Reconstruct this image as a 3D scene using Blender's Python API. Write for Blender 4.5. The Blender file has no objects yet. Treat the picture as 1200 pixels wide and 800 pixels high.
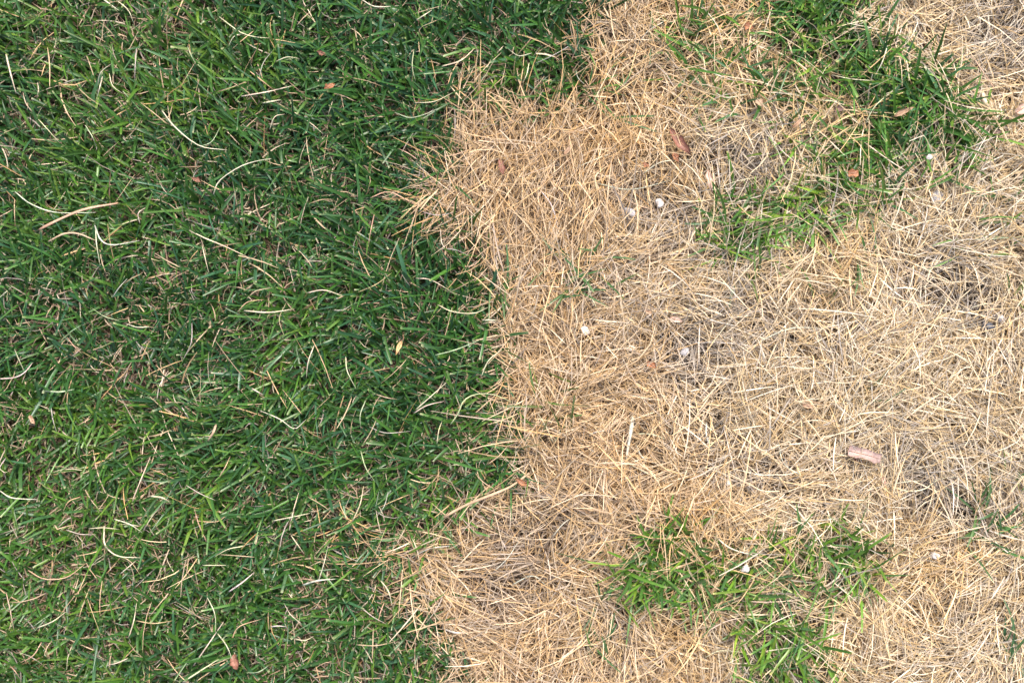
import bpy, bmesh, math, random
import numpy as np
from mathutils import Vector, Matrix, Euler, noise as mnoise

R = math.radians
rng = np.random.default_rng(7)
random.seed(7)
scene = bpy.context.scene
C = scene.collection

# ------------------------------------------------------------------ camera
# a photographer holding the camera above a lawn, looking almost straight down
CAM_H = 1.50
TILT = R(4.0)                       # a little forward of straight down
FOC = 36.0 * CAM_H / 1.20           # about 1 mm of lawn per photograph pixel
cam_d = bpy.data.cameras.new('camera')
cam_d.sensor_width = 36.0
cam_d.lens = FOC
cam_d.clip_start = 0.02
cam_d.clip_end = 500
cam = bpy.data.objects.new('camera', cam_d)
C.objects.link(cam)
cam.location = (0, -math.tan(TILT) * CAM_H, CAM_H)
cam.rotation_euler = (TILT, 0, 0)
scene.camera = cam

# ------------------------------------------------------------------ sky, sun, exposure
SUN_EL, SUN_AZ = 62.0, 25.0          # azimuth measured from +Y (picture top) clockwise
w = bpy.data.worlds.new('World')
scene.world = w
w.use_nodes = True
nt = w.node_tree
nt.nodes.clear()
wo = nt.nodes.new('ShaderNodeOutputWorld')
bg = nt.nodes.new('ShaderNodeBackground')
sky = nt.nodes.new('ShaderNodeTexSky')
sky.sky_type = 'NISHITA'
sky.sun_disc = False
sky.sun_elevation = R(SUN_EL)
sky.sun_rotation = R(SUN_AZ)
sky.air_density = 1.0
sky.dust_density = 6.0
sky.ozone_density = 1.0
bg.inputs['Strength'].default_value = 0.12
nt.links.new(sky.outputs[0], bg.inputs[0])
nt.links.new(bg.outputs[0], wo.inputs[0])
sun_d = bpy.data.lights.new('sun', 'SUN')
sun_d.energy = 1.5
sun_d.angle = R(14)
sun_d.color = (1.0, 0.96, 0.90)
sun = bpy.data.objects.new('sun', sun_d)
C.objects.link(sun)
sd = Vector((math.sin(R(SUN_AZ)) * math.cos(R(SUN_EL)), math.cos(R(SUN_AZ)) * math.cos(R(SUN_EL)), math.sin(R(SUN_EL))))
sun.rotation_euler = sd.to_track_quat('Z', 'Y').to_euler()
sun.location = (1, 2, 4)
vs = scene.view_settings
vs.view_transform = 'Standard'
vs.look = 'None'
vs.gamma = 1
vs.use_curve_mapping = False
vs.exposure = 1.27

# ------------------------------------------------------------------ helpers
F_PX = FOC / 36.0 * 1200.0
_ct, _st = math.cos(TILT), math.sin(TILT)
def at(px, py, z=0.0):
    """photograph pixel -> point of the lawn at height z (arrays welcome)"""
    px = np.asarray(px, float); py = np.asarray(py, float)
    dx = (px - 600) / F_PX; dy = (400 - py) / F_PX
    # camera axes: right = X, up = (0, ct, st), forward = (0, st, -ct)
    wx = dx; wy = dy * _ct + _st; wz = dy * _st - _ct
    s = (z - CAM_H) / wz
    return np.stack([wx * s, cam.location.y + wy * s, np.broadcast_to(z, np.shape(wx * s)) * 1.0], -1)

def hash2(ix, iy, seed):
    h = (ix.astype(np.int64) * 374761393 + iy.astype(np.int64) * 668265263 + seed * 1442695041) & 0xffffffff
    h = ((h ^ (h >> 13)) * 1274126177) & 0xffffffff
    h = h ^ (h >> 16)
    return (h & 0xffffff) / float(0xffffff)

def vnoise(x, y, seed=0):
    x = np.asarray(x, float); y = np.asarray(y, float)
    ix = np.floor(x); iy = np.floor(y)
    fx = x - ix; fy = y - iy
    fx = fx * fx * (3 - 2 * fx); fy = fy * fy * (3 - 2 * fy)
    a = hash2(ix, iy, seed); b = hash2(ix + 1, iy, seed)
    c = hash2(ix, iy + 1, seed); d = hash2(ix + 1, iy + 1, seed)
    return (a * (1 - fx) + b * fx) * (1 - fy) + (c * (1 - fx) + d * fx) * fy

def fbm(x, y, scale, seed=0, octs=3):
    """0..1 noise, features about `scale` millimetres (photo pixels) across"""
    v = 0; amp = 1; tot = 0
    for o in range(octs):
        v = v + amp * vnoise(x / scale * 2 ** o + 17.3 * o, y / scale * 2 ** o - 9.1 * o, seed + o)
        tot += amp; amp *= 0.5
    return v / tot

def smooth(e0, e1, x):
    t = np.clip((x - e0) / (e1 - e0), 0, 1)
    return t * t * (3 - 2 * t)

# ---- the living lawn's edge and the green islands, in millimetres of lawn (photograph pixels)
EDGE = [(705, -400), (702, 0), (698, 60), (690, 118), (650, 140), (606, 150), (568, 140), (546, 152), (548, 185),
        (524, 208), (508, 240), (534, 268), (562, 300), (574, 345), (596, 372), (606, 420), (600, 470),
        (612, 515), (632, 545), (604, 572), (548, 584), (522, 612), (498, 650), (500, 690), (514, 730),
        (534, 770), (560, 800), (600, 900), (560, 1400), (-900, 1400), (-900, -400)]
def poly_sd(px, py, poly):
    """signed distance, positive inside"""
    d = np.full(np.shape(px), 1e9); ins = np.zeros(np.shape(px), bool)
    n = len(poly)
    for i in range(n):
        x0, y0 = poly[i]; x1, y1 = poly[(i + 1) % n]
        ex, ey = x1 - x0, y1 - y0
        t = np.clip(((px - x0) * ex + (py - y0) * ey) / (ex * ex + ey * ey), 0, 1)
        d = np.minimum(d, np.hypot(px - x0 - t * ex, py - y0 - t * ey))
        cr = ((y0 > py) != (y1 > py)) & (px < (x1 - x0) * (py - y0) / ((y1 - y0) if y1 != y0 else 1e-9) + x0)
        ins ^= cr
    return np.where(ins, d, -d)

def ell(px, py, cx, cy, rx, ry, rot=0):
    c, s = math.cos(R(rot)), math.sin(R(rot))
    u = (px - cx) * c + (py - cy) * s; v = -(px - cx) * s + (py - cy) * c
    return np.hypot(u / rx, v / ry)

def lawn_mask(px, py):
    sd_ = poly_sd(px, py, EDGE) + (fbm(px, py, 45, 3) - 0.5) * 46
    m = smooth(-9, 22, sd_)
    # thin places inside the lawn's rim where dead grass shows
    for cx, cy, rx, ry, k in ((540, 112, 30, 30, .6), (468, 640, 48, 52, .45), (515, 560, 30, 30, .4), (395, 610, 45, 60, .4),
                              (80, 100, 40, 24, .45), (490, 665, 40, 50, .38), (440, 700, 40, 40, .3), (580, 85, 26, 20, .35), (230, 640, 60, 50, .3), (130, 750, 60, 40, .25), (330, 730, 50, 40, .25), (430, 500, 40, 40, .25), (120, 470, 50, 40, .25)):
        m = m * (1 - k * np.clip(1.25 - ell(px, py, cx, cy, rx, ry), 0, 1))
    return m

ISLANDS = {
    'upper': [(955, -10, 72, 60, 0, 1.0), (985, 55, 66, 44, 30, 1.0), (1050, 105, 78, 46, 25, 1.0), (1078, 160, 66, 44, 0, .95),
              (1010, 205, 58, 46, -20, .8), (925, 248, 84, 30, -8, .75), (862, 278, 36, 24, -10, .75), (930, 130, 40, 60, 0, .35),
              (825, 60, 44, 52, 0, .42), (1130, 165, 40, 20, 0, .5), (860, 110, 50, 30, 0, .3)],
    'round': [(752, 662, 46, 32, 0, 1.0), (792, 655, 34, 38, 0, .9), (832, 662, 26, 20, 0, .55)],
    'lower': [(960, 645, 62, 34, 0, .85), (1005, 655, 26, 26, 0, .9), (915, 640, 36, 26, 0, .7), (880, 690, 52, 32, 0, .7), (925, 665, 60, 20, 0, .6),
              (915, 745, 54, 42, 0, .9), (945, 775, 42, 36, 0, .9), (890, 790, 44, 30, 0, .7), (985, 690, 30, 14, -20, .4)],
}
def island_mask(px, py, key):
    m = 0
    wob = (fbm(px, py, 26, 11) - .5) * .9
    for cx, cy, rx, ry, rot, k in ISLANDS[key]:
        r = ell(px, py, cx, cy, rx, ry, rot) + wob
        m = np.maximum(m, k * smooth(1.25, .55, r))
    return m
def green_mask(px, py):
    m = lawn_mask(px, py)
    for k in ISLANDS: m = np.maximum(m, island_mask(px, py, k))
    return m

# weathered hollows in the dead grass: thinner, lower, greyer straw
HOLLOWS = [(768, 246, 66, 36, .8), (742, 205, 50, 24, .4), (812, 412, 70, 40, .75), (868, 385, 60, 34, .5), (606, 630, 70, 40, .85),
           (585, 690, 55, 50, .7), (1108, 345, 62, 44, .75), (1095, 590, 48, 40, .85), (1060, 540, 30, 30, .5), (1090, 720, 60, 40, .5),
           (660, 255, 40, 40, .5), (700, 340, 30, 25, .4), (1160, 40, 60, 50, .6), (850, 190, 60, 60, .5), (820, 510, 30, 20, .5),
           (1150, 440, 40, 30, .3), (545, 300, 40, 40, .4), (720, 120, 40, 30, .3), (640, 610, 60, 30, .5), (1180, 590, 30, 40, .5), (880, 560, 40, 30, .5)]
def hollow(px, py):
    h = 0
    wob = (fbm(px, py, 40, 31) - .5) * .8
    for cx, cy, rx, ry, k in HOLLOWS:
        h = np.maximum(h, k * smooth(1.35, .3, ell(px, py, cx, cy, rx, ry) + wob))
    return h

def ground_z(px, py):
    z = (fbm(px, py, 160, 51) - .5) * .020 + (fbm(px, py, 38, 57) - .5) * .009
    return z - .010 * hollow(px, py)

# the fields above, tabulated once every 4 mm and looked up from then on
class Table:
    GX = np.arange(-500, 1704, 4.0); GY = np.arange(-460, 1264, 4.0)
    def __init__(self, f):
        X, Y = np.meshgrid(self.GX, self.GY)
        self.a = f(X, Y) * np.ones_like(X)
    def __call__(self, px, py):
        u = np.clip((np.asarray(px, float) + 500) / 4, 0, len(self.GX) - 1.001); v = np.clip((np.asarray(py, float) + 460) / 4, 0, len(self.GY) - 1.001)
        i = u.astype(int); j = v.astype(int); fu = u - i; fv = v - j
        a = self.a
        return (a[j, i] * (1 - fu) + a[j, i + 1] * fu) * (1 - fv) + (a[j + 1, i] * (1 - fu) + a[j + 1, i + 1] * fu) * fv
lawn_mask = Table(lawn_mask)
_isl = {k: Table(lambda x, y, k=k: island_mask(x, y, k)) for k in ISLANDS}
island_mask = lambda px, py, key: _isl[key](px, py)
green_mask = Table(green_mask)
hollow = Table(hollow)
edge_sd = Table(lambda x, y: poly_sd(x, y, EDGE))
_gz = Table(ground_z)
ground_z = lambda px, py: _gz(px, py)

# ------------------------------------------------------------------ materials
def mat(name):
    m = bpy.data.materials.new(name); m.use_nodes = True
    n = m.node_tree.nodes; l = m.node_tree.links
    n.clear()
    return m, n, l

def blade_material(name, rough, spec, transl, var, noise_scale, tint_to, bump=0.0):
    """colour per blade from the mesh attribute, mottled by noise; thin-leaf translucency"""
    m, n, l = mat(name)
    out = n.new('ShaderNodeOutputMaterial')
    a = n.new('ShaderNodeAttribute'); a.attribute_name = 'tint'
    tc = n.new('ShaderNodeTexCoord')
    no = n.new('ShaderNodeTexNoise'); no.inputs['Scale'].default_value = noise_scale; no.inputs['Detail'].default_value = 3
    l.new(tc.outputs['Object'], no.inputs['Vector'])
    mr = n.new('ShaderNodeMapRange')
    mr.inputs['From Min'].default_value = .35; mr.inputs['From Max'].default_value = .7
    mr.inputs['To Min'].default_value = 0; mr.inputs['To Max'].default_value = var
    l.new(no.outputs['Fac'], mr.inputs['Value'])
    mx = n.new('ShaderNodeMix'); mx.data_type = 'RGBA'; mx.blend_type = 'MULTIPLY'
    l.new(mr.outputs[0], mx.inputs['Factor']); l.new(a.outputs['Color'], mx.inputs['A'])
    mx.inputs['B'].default_value = (*tint_to, 1)
    p = n.new('ShaderNodeBsdfPrincipled')
    l.new(mx.outputs['Result'], p.inputs['Base Color'])
    p.inputs['Roughness'].default_value = rough
    p.inputs['Specular IOR Level'].default_value = spec
    t = n.new('ShaderNodeBsdfTranslucent')
    l.new(mx.outputs['Result'], t.inputs['Color'])
    ms = n.new('ShaderNodeMixShader'); ms.inputs[0].default_value = transl
    l.new(p.outputs[0], ms.inputs[1]); l.new(t.outputs[0], ms.inputs[2])
    l.new(ms.outputs[0], out.inputs['Surface'])
    return m
M_green = blade_material('green_blade', .38, .65, .16, .55, 260, (.62, .72, .5))
M_straw = blade_material('straw', .55, .4, .10, .5, 220, (.70, .62, .52))
M_thatch = blade_material('thatch', .75, .2, .1, .6, 220, (.6, .52, .45))

def soil_material():
    m, n, l = mat('soil')
    out = n.new('ShaderNodeOutputMaterial'); p = n.new('ShaderNodeBsdfPrincipled')
    tc = n.new('ShaderNodeTexCoord')
    n1 = n.new('ShaderNodeTexNoise'); n1.inputs['Scale'].default_value = 22; n1.inputs['Detail'].default_value = 8
    n2 = n.new('ShaderNodeTexNoise'); n2.inputs['Scale'].default_value = 380; n2.inputs['Detail'].default_value = 4
    l.new(tc.outputs['Object'], n1.inputs['Vector']); l.new(tc.outputs['Object'], n2.inputs['Vector'])
    cr = n.new('ShaderNodeValToRGB')
    cr.color_ramp.elements[0].color = (.040, .029, .022, 1); cr.color_ramp.elements[0].position = .3
    cr.color_ramp.elements[1].color = (.12, .092, .072, 1); cr.color_ramp.elements[1].position = .72
    mixf = n.new('ShaderNodeMath'); mixf.operation = 'ADD'
    hf = n.new('ShaderNodeMath'); hf.operation = 'MULTIPLY'; hf.inputs[1].default_value = .5
    hg = n.new('ShaderNodeMath'); hg.operation = 'MULTIPLY'; hg.inputs[1].default_value = .5
    l.new(n1.outputs['Fac'], hf.inputs[0]); l.new(n2.outputs['Fac'], hg.inputs[0])
    l.new(hf.outputs[0], mixf.inputs[0]); l.new(hg.outputs[0], mixf.inputs[1])
    l.new(mixf.outputs[0], cr.inputs['Fac']); l.new(cr.outputs['Color'], p.inputs['Base Color'])
    p.inputs['Roughness'].default_value = .95
    b = n.new('ShaderNodeBump'); b.inputs['Strength'].default_value = .8; b.inputs['Distance'].default_value = .003
    l.new(n2.outputs['Fac'], b.inputs['Height']); l.new(b.outputs[0], p.inputs['Normal'])
    l.new(p.outputs[0], out.inputs['Surface'])
    return m
M_soil = soil_material()

def leaf_material(name, c1, c2, rough=.55, scale=140):
    m, n, l = mat(name)
    out = n.new('ShaderNodeOutputMaterial'); p = n.new('ShaderNodeBsdfPrincipled')
    tc = n.new('ShaderNodeTexCoord')
    n1 = n.new('ShaderNodeTexNoise'); n1.inputs['Scale'].default_value = scale; n1.inputs['Detail'].default_value = 6; n1.inputs['Roughness'].default_value = .65
    l.new(tc.outputs['Object'], n1.inputs['Vector'])
    cr = n.new('ShaderNodeValToRGB')
    cr.color_ramp.elements[0].color = (*c1, 1); cr.color_ramp.elements[0].position = .34
    cr.color_ramp.elements[1].color = (*c2, 1); cr.color_ramp.elements[1].position = .66
    l.new(n1.outputs['Fac'], cr.inputs['Fac']); l.new(cr.outputs['Color'], p.inputs['Base Color'])
    p.inputs['Roughness'].default_value = rough
    b = n.new('ShaderNodeBump'); b.inputs['Strength'].default_value = .5; b.inputs['Distance'].default_value = .0008
    l.new(n1.outputs['Fac'], b.inputs['Height']); l.new(b.outputs[0], p.inputs['Normal'])
    l.new(p.outputs[0], out.inputs['Surface'])
    return m

# ------------------------------------------------------------------ blade builder (numpy)
def build_blades(root, phi, el, L, W, col, segs=4, bend=None, hcurve=None, fold=.28, tip=None, twist=None,
                 flat=False, zmin=None, tipcol=None, basecol=None):
    """root (N,3) m; phi heading, el starting elevation (rad); L, W in m; col (N,3) -> verts, quads, colours"""
    N = len(root)
    bend = np.zeros(N) if bend is None else bend
    hcurve = np.zeros(N) if hcurve is None else hcurve
    tip = np.full(N, .2) if tip is None else tip
    twist = np.zeros(N) if twist is None else twist
    nr = segs + 1
    k = 2 if flat else 3
    t = np.linspace(0, 1, nr)
    if segs >= 4: t = np.append(np.linspace(0, .93, nr - 1), 1.0)
    P = np.zeros((N, nr, 3)); T = np.zeros((N, nr, 3))
    pos = root.copy()
    for i in range(nr):
        tt = t[i]
        e = el + bend * tt ** 1.4
        h = phi + hcurve * tt
        d = np.stack([np.cos(e) * np.cos(h), np.cos(e) * np.sin(h), np.sin(e)], -1)
        if i:
            pos = pos + d * (L * (t[i] - t[i - 1]))[:, None]
            if zmin is not None: pos[:, 2] = np.maximum(pos[:, 2], zmin)
        P[:, i] = pos; T[:, i] = d
    side = np.stack([-np.sin(phi), np.cos(phi), np.zeros(N)], -1)[:, None, :] + np.zeros((N, nr, 3))
    side -= T * (side * T).sum(-1, keepdims=True)
    side /= np.linalg.norm(side, axis=-1, keepdims=True) + 1e-9
    nrm = np.cross(T, side)
    tw = twist[:, None] * (0.4 + t[None, :])
    sv = side * np.cos(tw)[..., None] + nrm * np.sin(tw)[..., None]
    nv = np.cross(T, sv)
    prof = np.where(t[None, :] < .35, .72 + .8 * t[None, :], 1.0 - (1 - tip[:, None]) * np.maximum((t[None, :] - .35) / .65, 0) ** 1.7)
    hw = (W / 2)[:, None] * np.clip(prof, .08, 1)
    V = np.zeros((N, nr, k, 3))
    V[:, :, 0] = P - sv * hw[..., None]
    V[:, :, k - 1] = P + sv * hw[..., None]
    if k == 3: V[:, :, 1] = P - nv * (hw * 2 * fold)[..., None]
    CC = np.repeat(col[:, None, :], nr, 1)
    if tipcol is not None:
        a, tc_ = tipcol
        CC[:, -1] = CC[:, -1] * (1 - a[:, None]) + tc_ * a[:, None]
    if basecol is not None:
        CC[:, 0] = basecol
    CC = np.repeat(CC[:, :, None, :], k, 2)
    idx = np.arange(N * nr * k).reshape(N, nr, k)
    quads = []
    for j in range(k - 1):
        quads.append(np.stack([idx[:, :-1, j], idx[:, :-1, j + 1], idx[:, 1:, j + 1], idx[:, 1:, j]], -1).reshape(-1, 4))
    return V.reshape(-1, 3), np.concatenate(quads), CC.reshape(-1, 3)

def join(parts):
    vs_, qs, cs, off = [], [], [], 0
    for v, q, c in parts:
        vs_.append(v); qs.append(q + off); cs.append(c); off += len(v)
    return np.concatenate(vs_), np.concatenate(qs), np.concatenate(cs)

def mesh_np(name, v, q, c, material, origin=None):
    me = bpy.data.meshes.new(name)
    if origin is not None: v = v - np.asarray(origin)[None]
    me.vertices.add(len(v)); me.vertices.foreach_set('co', v.astype(np.float32).ravel())
    me.loops.add(q.size); me.loops.foreach_set('vertex_index', q.astype(np.int32).ravel())
    me.polygons.add(len(q)); me.polygons.foreach_set('loop_start', np.arange(0, q.size, 4, dtype=np.int32))
    me.polygons.foreach_set('use_smooth', np.ones(len(q), bool))
    at_ = me.attributes.new('tint', 'FLOAT_COLOR', 'POINT')
    at_.data.foreach_set('color', np.concatenate([np.clip(c, 0, 1), np.ones((len(c), 1))], 1).astype(np.float32).ravel())
    me.update(calc_edges=True)
    me.materials.append(material)
    return me

def link(name, me, label=None, cat=None, group=None, kind=None, parent=None, loc=None):
    o = bpy.data.objects.new(name, me); C.objects.link(o)
    if loc is not None: o.location = loc
    if parent is not None: o.parent = parent
    if label: o['label'] = label
    if cat: o['category'] = cat
    if group: o['group'] = group
    if kind: o['kind'] = kind
    return o

# ------------------------------------------------------------------ ground
def make_ground():
    fx = np.arange(-420, 1621, 10.0); fy = np.arange(-380, 1181, 10.0)
    far = np.array([60, 160, 350, 800, 2000, 6000, 20000, 60000.0])
    xs = np.concatenate([(fx[0] - far)[::-1], fx, fx[-1] + far]); ys = np.concatenate([(fy[0] - far)[::-1], fy, fy[-1] + far])
    X, Y = np.meshgrid(xs, ys)
    x = (X - 600) * .001; y = (400 - Y) * .001
    z = ground_z(X, Y)
    v = np.stack([x, y, z], -1).reshape(-1, 3)
    nx, ny = len(xs), len(ys)
    i = np.arange(nx * ny).reshape(ny, nx)
    q = np.stack([i[1:, :-1], i[1:, 1:], i[:-1, 1:], i[:-1, :-1]], -1).reshape(-1, 4)
    me = mesh_np('ground', v, q, np.ones((len(v), 3)) * .1, M_soil)
    link('ground', me, 'dark brown soil under the turf', 'ground', kind='structure')
make_ground()

# ------------------------------------------------------------------ the grass
X0, X1, Y0, Y1 = -260, 1460, -220, 1020
def frame_dist(px, py):
    dx = np.maximum(np.maximum(-px, px - 1200), 0); dy = np.maximum(np.maximum(-py, py - 800), 0)
    return np.hypot(dx, dy)
def sample(n_per_m2, prob, seed):
    r = np.random.default_rng(seed)
    n = int(n_per_m2 * (X1 - X0) * (Y1 - Y0) * 1e-6)
    px = r.uniform(X0, X1, n); py = r.uniform(Y0, Y1, n)
    pr = prob(px, py) * np.where(frame_dist(px, py) > 70, .5, 1.0)
    k = r.random(n) < pr
    return px[k], py[k], r
def roots(px, py, dz=0.0):
    p = at(px, py, 0.015)
    p[:, 2] = ground_z(px, py) + dz
    return p

def pick(r, n, cols, ws):
    c = np.array(cols); i = r.choice(len(c), n, p=np.array(ws) / sum(ws))
    return c[i]

def green_cols(r, n, px, py):
    c = pick(r, n, [(.030, .098, .023), (.053, .145, .023), (.036, .110, .050), (.082, .172, .030), (.041, .122, .030)], [.26, .24, .22, .11, .17])
    warm = np.clip(smooth(.42, .72, fbm(px, py, 120, 71)) + .35 * smooth(400, 720, py), 0, 1.2)[:, None]
    c = c * (1 + warm * np.array([.55, .28, 0]))
    c *= r.uniform(.72, 1.32, n)[:, None]
    return c

def green_blades(px, py, r, short=1.0, dz=0.0):
    n = len(px)
    root = roots(px, py, dz)
    flow = (fbm(px, py, 170, 81) * 3.2 - .3) * math.pi
    nw = smooth(1.4, .5, ell(px, py, 150, 110, 260, 190))
    flow = np.where(r.random(n) < nw, R(138) + (r.random(n) < .35) * math.pi + (fbm(px, py, 80, 87) - .5), flow)
    coh = r.random(n) < .45 + .25 * nw
    phi = np.where(coh, flow + r.normal(0, .6, n), r.uniform(0, 2 * math.pi, n))
    el = np.radians(r.normal(58, 15, n)).clip(R(12), R(88))
    bend = -np.radians(np.abs(r.normal(32, 24, n)))
    L = r.gamma(9, .0047, n).clip(.018, .080) * short * (.85 + .35 * fbm(px, py, 90, 83))
    Wd = r.normal(.0032, .0008, n).clip(.0015, .0052)
    tip = np.where(r.random(n) < .55, r.uniform(.45, .7, n), .12)
    cut = (tip > .3) * r.uniform(.2, .9, n)
    v = build_blades(root, phi, el, L, Wd, green_cols(r, n, px, py), segs=4, bend=bend, hcurve=r.normal(0, .35, n), fold=.2,
                     tip=tip, twist=r.normal(0, .5, n), zmin=-.004,
                     tipcol=(cut, np.array([.42, .40, .22])), basecol=np.array([.16, .14, .06]))
    return v

STRAW = [(.61, .47, .275), (.70, .592, .42), (.56, .45, .32), (.77, .70, .57), (.53, .38, .195), (.50, .45, .39)]
def straw_cols(r, n, px, py):
    c = pick(r, n, STRAW, [.30, .26, .16, .12, .10, .06])
    h = np.clip(hollow(px, py) * 1.0 + (fbm(px, py, 60, 91) - .55) * .8, 0, .85)
    g = c.mean(1, keepdims=True) * np.array([1.03, .955, .90]) * .72
    k = (r.random(n) < h)[:, None]
    c = np.where(k, c * .25 + g * .75, c)
    gold = smooth(.45, .75, fbm(px, py, 100, 95))[:, None]
    c = c * (1 + gold * np.array([.06, -.02, -.16]))
    lawnward = smooth(980, 640, px + (fbm(px, py, 120, 99) - .5) * 260)[:, None]      # straw colour darker and tanner towards the lawn, paler away from it
    c = c * (1 + lawnward * np.array([-.07, -.155, -.23])) * (1 + .06 * (1 - lawnward))
    c *= r.uniform(.58, 1.24, n)[:, None]
    return c

def dry_strands(px, py, r, layer):
    """layer 0: flat litter on the soil, 1: middle mat, 2: loose top straw"""
    n = len(px)
    z0 = {0: (.001, .005), 1: (.001, .012), 2: (.006, .030)}[layer]
    hol = hollow(px, py)
    hgt = (.75 + .6 * fbm(px, py, 70, 97)) * (1 - .45 * hol)
    root = roots(px, py, 0)
    root[:, 2] += r.uniform(*z0, n) * hgt
    flow = fbm(px, py, 130, 101) * 4 * math.pi
    comb = smooth(1.3, .5, ell(px, py, 640, 230, 110, 120))                        # combed towards the lawn's edge here
    flow = np.where(r.random(n) < comb, R(82) + (r.random(n) < .5) * math.pi + (fbm(px, py, 60, 107) - .5) * 1.6, flow)
    phi = np.where(r.random(n) < .5 + .25 * comb, flow + r.normal(0, .5, n), r.uniform(0, 2 * math.pi, n))
    if layer == 0:
        el = np.radians(r.normal(2, 5, n)); bend = np.radians(r.normal(0, 6, n)); L = r.uniform(.015, .045, n)
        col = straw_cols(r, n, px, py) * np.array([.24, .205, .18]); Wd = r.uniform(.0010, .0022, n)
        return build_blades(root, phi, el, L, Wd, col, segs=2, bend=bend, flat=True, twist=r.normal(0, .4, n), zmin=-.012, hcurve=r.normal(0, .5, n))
    el = np.radians(r.normal(*((14, 12) if layer == 1 else (26, 17)), n)).clip(R(-6), R(75))
    bend = -np.radians(np.abs(r.normal(18 if layer == 1 else 34, 16, n)))
    L = r.gamma(7, .0062 if layer == 2 else .0056, n).clip(.018, .105)
    Wd = r.normal(.00110, .00030, n).clip(.0006, .0025)
    col = straw_cols(r, n, px, py)
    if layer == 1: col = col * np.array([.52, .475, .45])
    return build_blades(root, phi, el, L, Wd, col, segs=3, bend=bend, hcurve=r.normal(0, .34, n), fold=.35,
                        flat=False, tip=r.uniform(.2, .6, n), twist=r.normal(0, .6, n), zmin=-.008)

# living lawn
clump = lambda px, py: .5 + .6 * smooth(.32, .62, fbm(px, py, 38, 61))
gx, gy, r = sample(62000, lambda x, y: lawn_mask(x, y) * clump(x, y), 1)
v, q, c = green_blades(gx, gy, r)
o = link('green_lawn', mesh_np('green_lawn', v, q, c, M_green), 'dense dark green mown lawn grass beside the dead straw area', 'grass', kind='stuff')

# brown and tan dead bits between the green blades
bx, by, r = sample(52000, lambda x, y: np.clip(green_mask(x, y), 0, 1) * (.35 + 1.0 * smooth(.42, .68, fbm(x, y, 50, 63)) + .45 * smooth(450, 700, y)), 2)
n = len(bx)
root = roots(bx, by); root[:, 2] += r.uniform(.001, .012, n)
col = pick(r, n, [(.26, .18, .125), (.36, .27, .19), (.16, .105, .075), (.48, .40, .29), (.28, .24, .21)], [.3, .25, .2, .15, .1]) * r.uniform(.6, 1.15, n)[:, None]
v, q, c = build_blades(root, r.uniform(0, 6.3, n), np.radians(r.normal(22, 20, n)), r.uniform(.010, .032, n), r.uniform(.0008, .0020, n), col, segs=3,
                       bend=np.radians(r.normal(-10, 18, n)), hcurve=r.normal(0, .8, n), fold=.3, twist=r.normal(0, .7, n), zmin=-.006)
bx, by, r = sample(22000, lambda x, y: np.clip(green_mask(x, y), 0, 1) * (.25 + .9 * smooth(.45, .7, fbm(x, y, 60, 163)) + .35 * smooth(450, 700, y)), 3)
n = len(bx)
root = roots(bx, by); root[:, 2] += r.uniform(.008, .026, n)
col = pick(r, n, [(.50, .38, .26), (.60, .48, .33), (.38, .27, .19), (.66, .58, .44), (.42, .37, .33)], [.3, .22, .22, .12, .14]) * r.uniform(.6, 1.1, n)[:, None]
v2 = build_blades(root, r.uniform(0, 6.3, n), np.radians(r.normal(18, 18, n)), r.gamma(5, .0045, n).clip(.008, .05), r.uniform(.0007, .0016, n), col, segs=3,
                  bend=np.radians(r.normal(-16, 18, n)), hcurve=r.normal(0, .8, n), fold=.3, twist=r.normal(0, .7, n), zmin=-.006)
v, q, c = join([(v, q, c), v2])
link('thatch', mesh_np('thatch', v, q, c, M_thatch), 'short brown dead bits lying between the living green blades', 'thatch', kind='stuff')

# dead grass
dm = lambda x, y: np.clip(1 - np.maximum((.96 if layer < 2 else .985) * smooth(0, .8, lawn_mask(x, y)), np.where(green_mask(x, y) > .8, .92, .8) * green_mask(x, y)), 0, 1)
parts = []
for layer, dens in ((0, 34000), (1, 38000), (2, 84000)):
    px, py, r = sample(dens, lambda x, y: dm(x, y) * (1 - (.10, .55, .66)[layer] * hollow(x, y)) * (.72 + .4 * smooth(.3, .6, fbm(x, y, 34, 65))), 10 + layer)
    parts.append(dry_strands(px, py, r, layer))
v, q, c = join(parts)
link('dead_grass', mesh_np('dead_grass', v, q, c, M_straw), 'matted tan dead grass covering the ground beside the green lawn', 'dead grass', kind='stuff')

# green islands
ISL_LABEL = {'upper': 'large irregular green grass patch between dead grass areas, with dark curled leaves on it',
             'round': 'small dense dark green grass clump surrounded by straw beside the branching patch',
             'lower': 'patchy branching green grass island mixed with straw around a white pebble'}
for i, key in enumerate(ISLANDS):
    px, py, r = sample({'upper': 58000, 'round': 60000, 'lower': 44000}[key], lambda x, y: island_mask(x, y, key) * (1 - smooth(.1, .6, lawn_mask(x, y))) * (.45 + .65 * smooth(.3, .62, fbm(x, y, 36, 67 + i))), 20 + i)
    v, q, c = green_blades(px, py, r, short=1.12, dz=.012)
    c = c * (np.array([1.35, 1.25, 1.15]) if key == 'round' else np.array([1.7, 1.45, 1.2]))
    o = link('grass_patch', mesh_np('grass_patch', v, q, c, M_green), ISL_LABEL[key], 'grass patch', 'green islands in the dead grass', 'stuff')

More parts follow.
